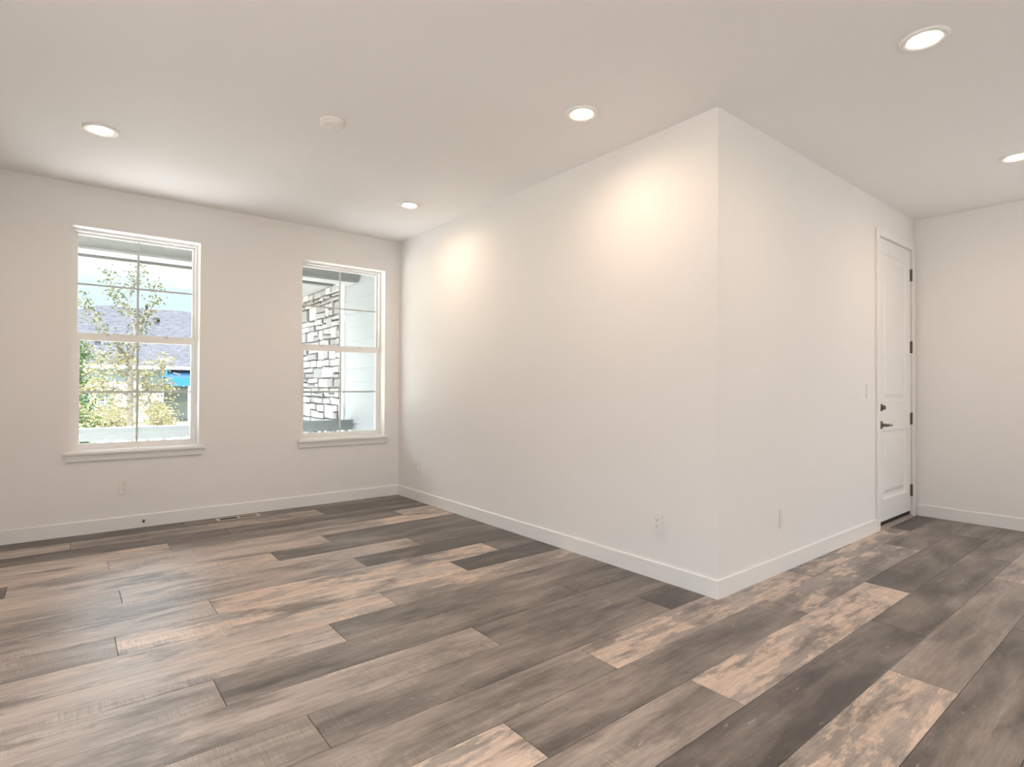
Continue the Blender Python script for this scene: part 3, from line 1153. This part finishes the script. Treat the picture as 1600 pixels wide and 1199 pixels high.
bush('green_tree', 'leafy green tree at the left edge of the left window', 'tree', -2.75, 17.0, 2.9, 0.62, 3600, M['leaf_g'], 3, size=0.13)
for q, (x, y, h, lab) in enumerate([(-2.35, 21.0, 1.15, 'pale garden bush low left of the young tree trunk'), (-1.45, 22.0, 0.95, 'pale garden bush just behind the young tree trunk'), (-0.05, 23.2, 1.0, 'pale garden bush right of the young tree trunk')]):
    bush('garden_bush', lab, 'bush', x, y, h, 0.55, 1300, M['leaf_y'], 40 + q, 'garden bushes across the street')


def house():
    HY = 30.0
    root = tag(empty('house', (0, HY, GZ)), 'single storey blue grey house with a pale shingle roof across the street', 'house')
    B = GZ
    w = MB()
    w.box(-9.0, 0.86, HY, 40, B, 2.10)
    w.box(0.86, 9.0, HY + 1.6, 40, B, 2.10)
    w.build('wall', M['hwall'], root)
    r = MB()
    el, er, ey, rz = -9.6, 12.0, 29.5, 5.33
    r.face([(el, ey, 2.08), (er, ey, 2.08), (er - 8.2, 34, rz), (-1.38, 34, rz)])
    r.face([(el, 41, 2.08), (er, 41, 2.08), (er - 8.2, 34.2, rz), (-1.38, 34.2, rz)])
    r.face([(el, ey, 2.08), (-1.38, 34, rz), (-1.38, 34.2, rz), (el, 41, 2.08)])
    r.face([(er, ey, 2.08), (er - 8.2, 34, rz), (er - 8.2, 34.2, rz), (er, 41, 2.08)])
    r.face([(-1.38, 34, rz), (er - 8.2, 34, rz), (er - 8.2, 34.2, rz), (-1.38, 34.2, rz)])
    r.face([(el, ey, 2.06), (er, ey, 2.06), (er, 41, 2.06), (el, 41, 2.06)])
    r.build('roof', M['shingle'], root)
    f = MB()
    f.box(-9.6, 12, 29.40, 29.52, 1.95, 2.10)
    f.build('fascia', M['hwhite'], root)
    for vx, vy, big in ((0.50, 33.4, 1), (0.92, 33.0, 0), (-1.62, 31.2, 0)):
        v = MB()
        zz = 2.08 + (vy - 29.5) / 4.5 * 3.25
        if big:
            v.lathe([(0.05, zz - 0.1), (0.05, zz + 0.42), (0.08, zz + 0.42), (0.08, zz + 0.5)], (vx, vy, 0), 'z', 12)
            v.build('vent_pipe', M['dark'], root)
        else:
            v.prism([(vy - 0.12, zz - 0.08), (vy - 0.12, zz + 0.05), (vy + 0.12, zz + 0.17), (vy + 0.12, zz)], 0, vx - 0.11, vx + 0.11)
            v.build('roof_vent', M['dark'], root)
    # white arched surround with two windows
    s = MB()
    pts = [(-2.0, B)] + [(-1.97, 1.15)] + [(-0.85 + 1.12 * math.cos(math.pi - t * math.pi / 12), 1.15 + 0.22 * math.sin(t * math.pi / 12)) for t in range(1, 12)] + [(0.27, 1.15), (0.27, B)]
    s.prism(pts, 1, HY - 0.06, HY)
    s.build('white_surround', M['hwhite'], root)
    for x0, x1 in ((-1.74, -1.08), (-0.56, -0.04)):
        z0, z1 = -0.20, 1.04
        fr = MB()
        ring(fr, x0, x1, z0, z1, HY - 0.12, HY - 0.055, 0.06, 0.06, 0.07, 0.07)
        xm = (x0 + x1) / 2
        fr.box(xm - 0.02, xm + 0.02, HY - 0.11, HY - 0.06, z0, z1)
        fr.box(x0, x1, HY - 0.11, HY - 0.06, 0.40, 0.45)
        fr.box(x0 - 0.08, x1 + 0.08, HY - 0.16, HY - 0.05, z0 - 0.09, z0)
        fo = fr.build('window', M['hwhite'], root)
        p = MB()
        p.box(x0 + 0.05, x1 - 0.05, HY - 0.085, HY - 0.065, z0 + 0.05, z1 - 0.05)
        p.build('pane', M['hglass'], fo)
    g = MB()
    g.box(0.27, 0.86, HY - 0.05, HY, 0.26, 0.80)
    g.box(0.25, 0.88, HY - 0.09, HY, 0.20, 0.27)
    g.build('white_panel', M['hwhite'], root)
    st = MB()
    lt = st.bm.faces.layers.float.new('tone')
    rnd = random.Random(9)
    z = B
    while z < 0.2:
        x = 0.27
        while x < 0.86:
            wv = rnd.uniform(0.12, 0.3)
            n0 = len(st.bm.faces)
            st.box(x + 0.008, min(x + wv, 0.86) - 0.004, HY - 0.05 - rnd.uniform(0, 0.03), HY, z + 0.008, min(z + 0.11, 0.2))
            st.bm.faces.ensure_lookup_table()
            t = rnd.random()
            for fc in st.bm.faces[n0:]:
                fc[lt] = t
            x += wv
        z += 0.115
    st.build('stone_base', M['stone'], root)
    c = MB()
    c.box(0.84, 0.90, HY - 0.08, HY + 0.05, B, 2.0)
    c.build('corner_board', M['hwhite'], root)
    gd = MB()
    gd.box(1.0, 4.2, HY + 1.5, HY + 1.6, B, 1.05)
    for q in range(4):
        gd.box(1.0, 4.2, HY + 1.47, HY + 1.5, B + 0.03 + q * 0.4, B + 0.38 + q * 0.4)
    gd.build('garage_door', M['hgrey'], root)
    a = MB()
    # sloped blue awning
    a.prism([(30.0, 1.98), (30.0, 1.93), (29.05, 1.50), (29.02, 1.56)], 0, 0.93, 4.6)
    aw = a.build('awning', M['blue2'], root)
    v = MB()
    v.prism([(29.02, 1.56), (29.06, 1.56), (29.06, 1.16), (29.02, 1.16)], 0, 0.78, 4.6)
    v.prism([(0.78, 1.16), (0.93, 1.56), (0.93, 1.98), (0.90, 1.98), (0.74, 1.56)], 1, 29.02, 29.08)
    v.build('valance', M['blue'], aw)
    p = MB()
    p.box(1.80, 1.90, 29.05, 29.15, B, 1.52)
    p.build('awning_post', M['hwhite'], root)


house()
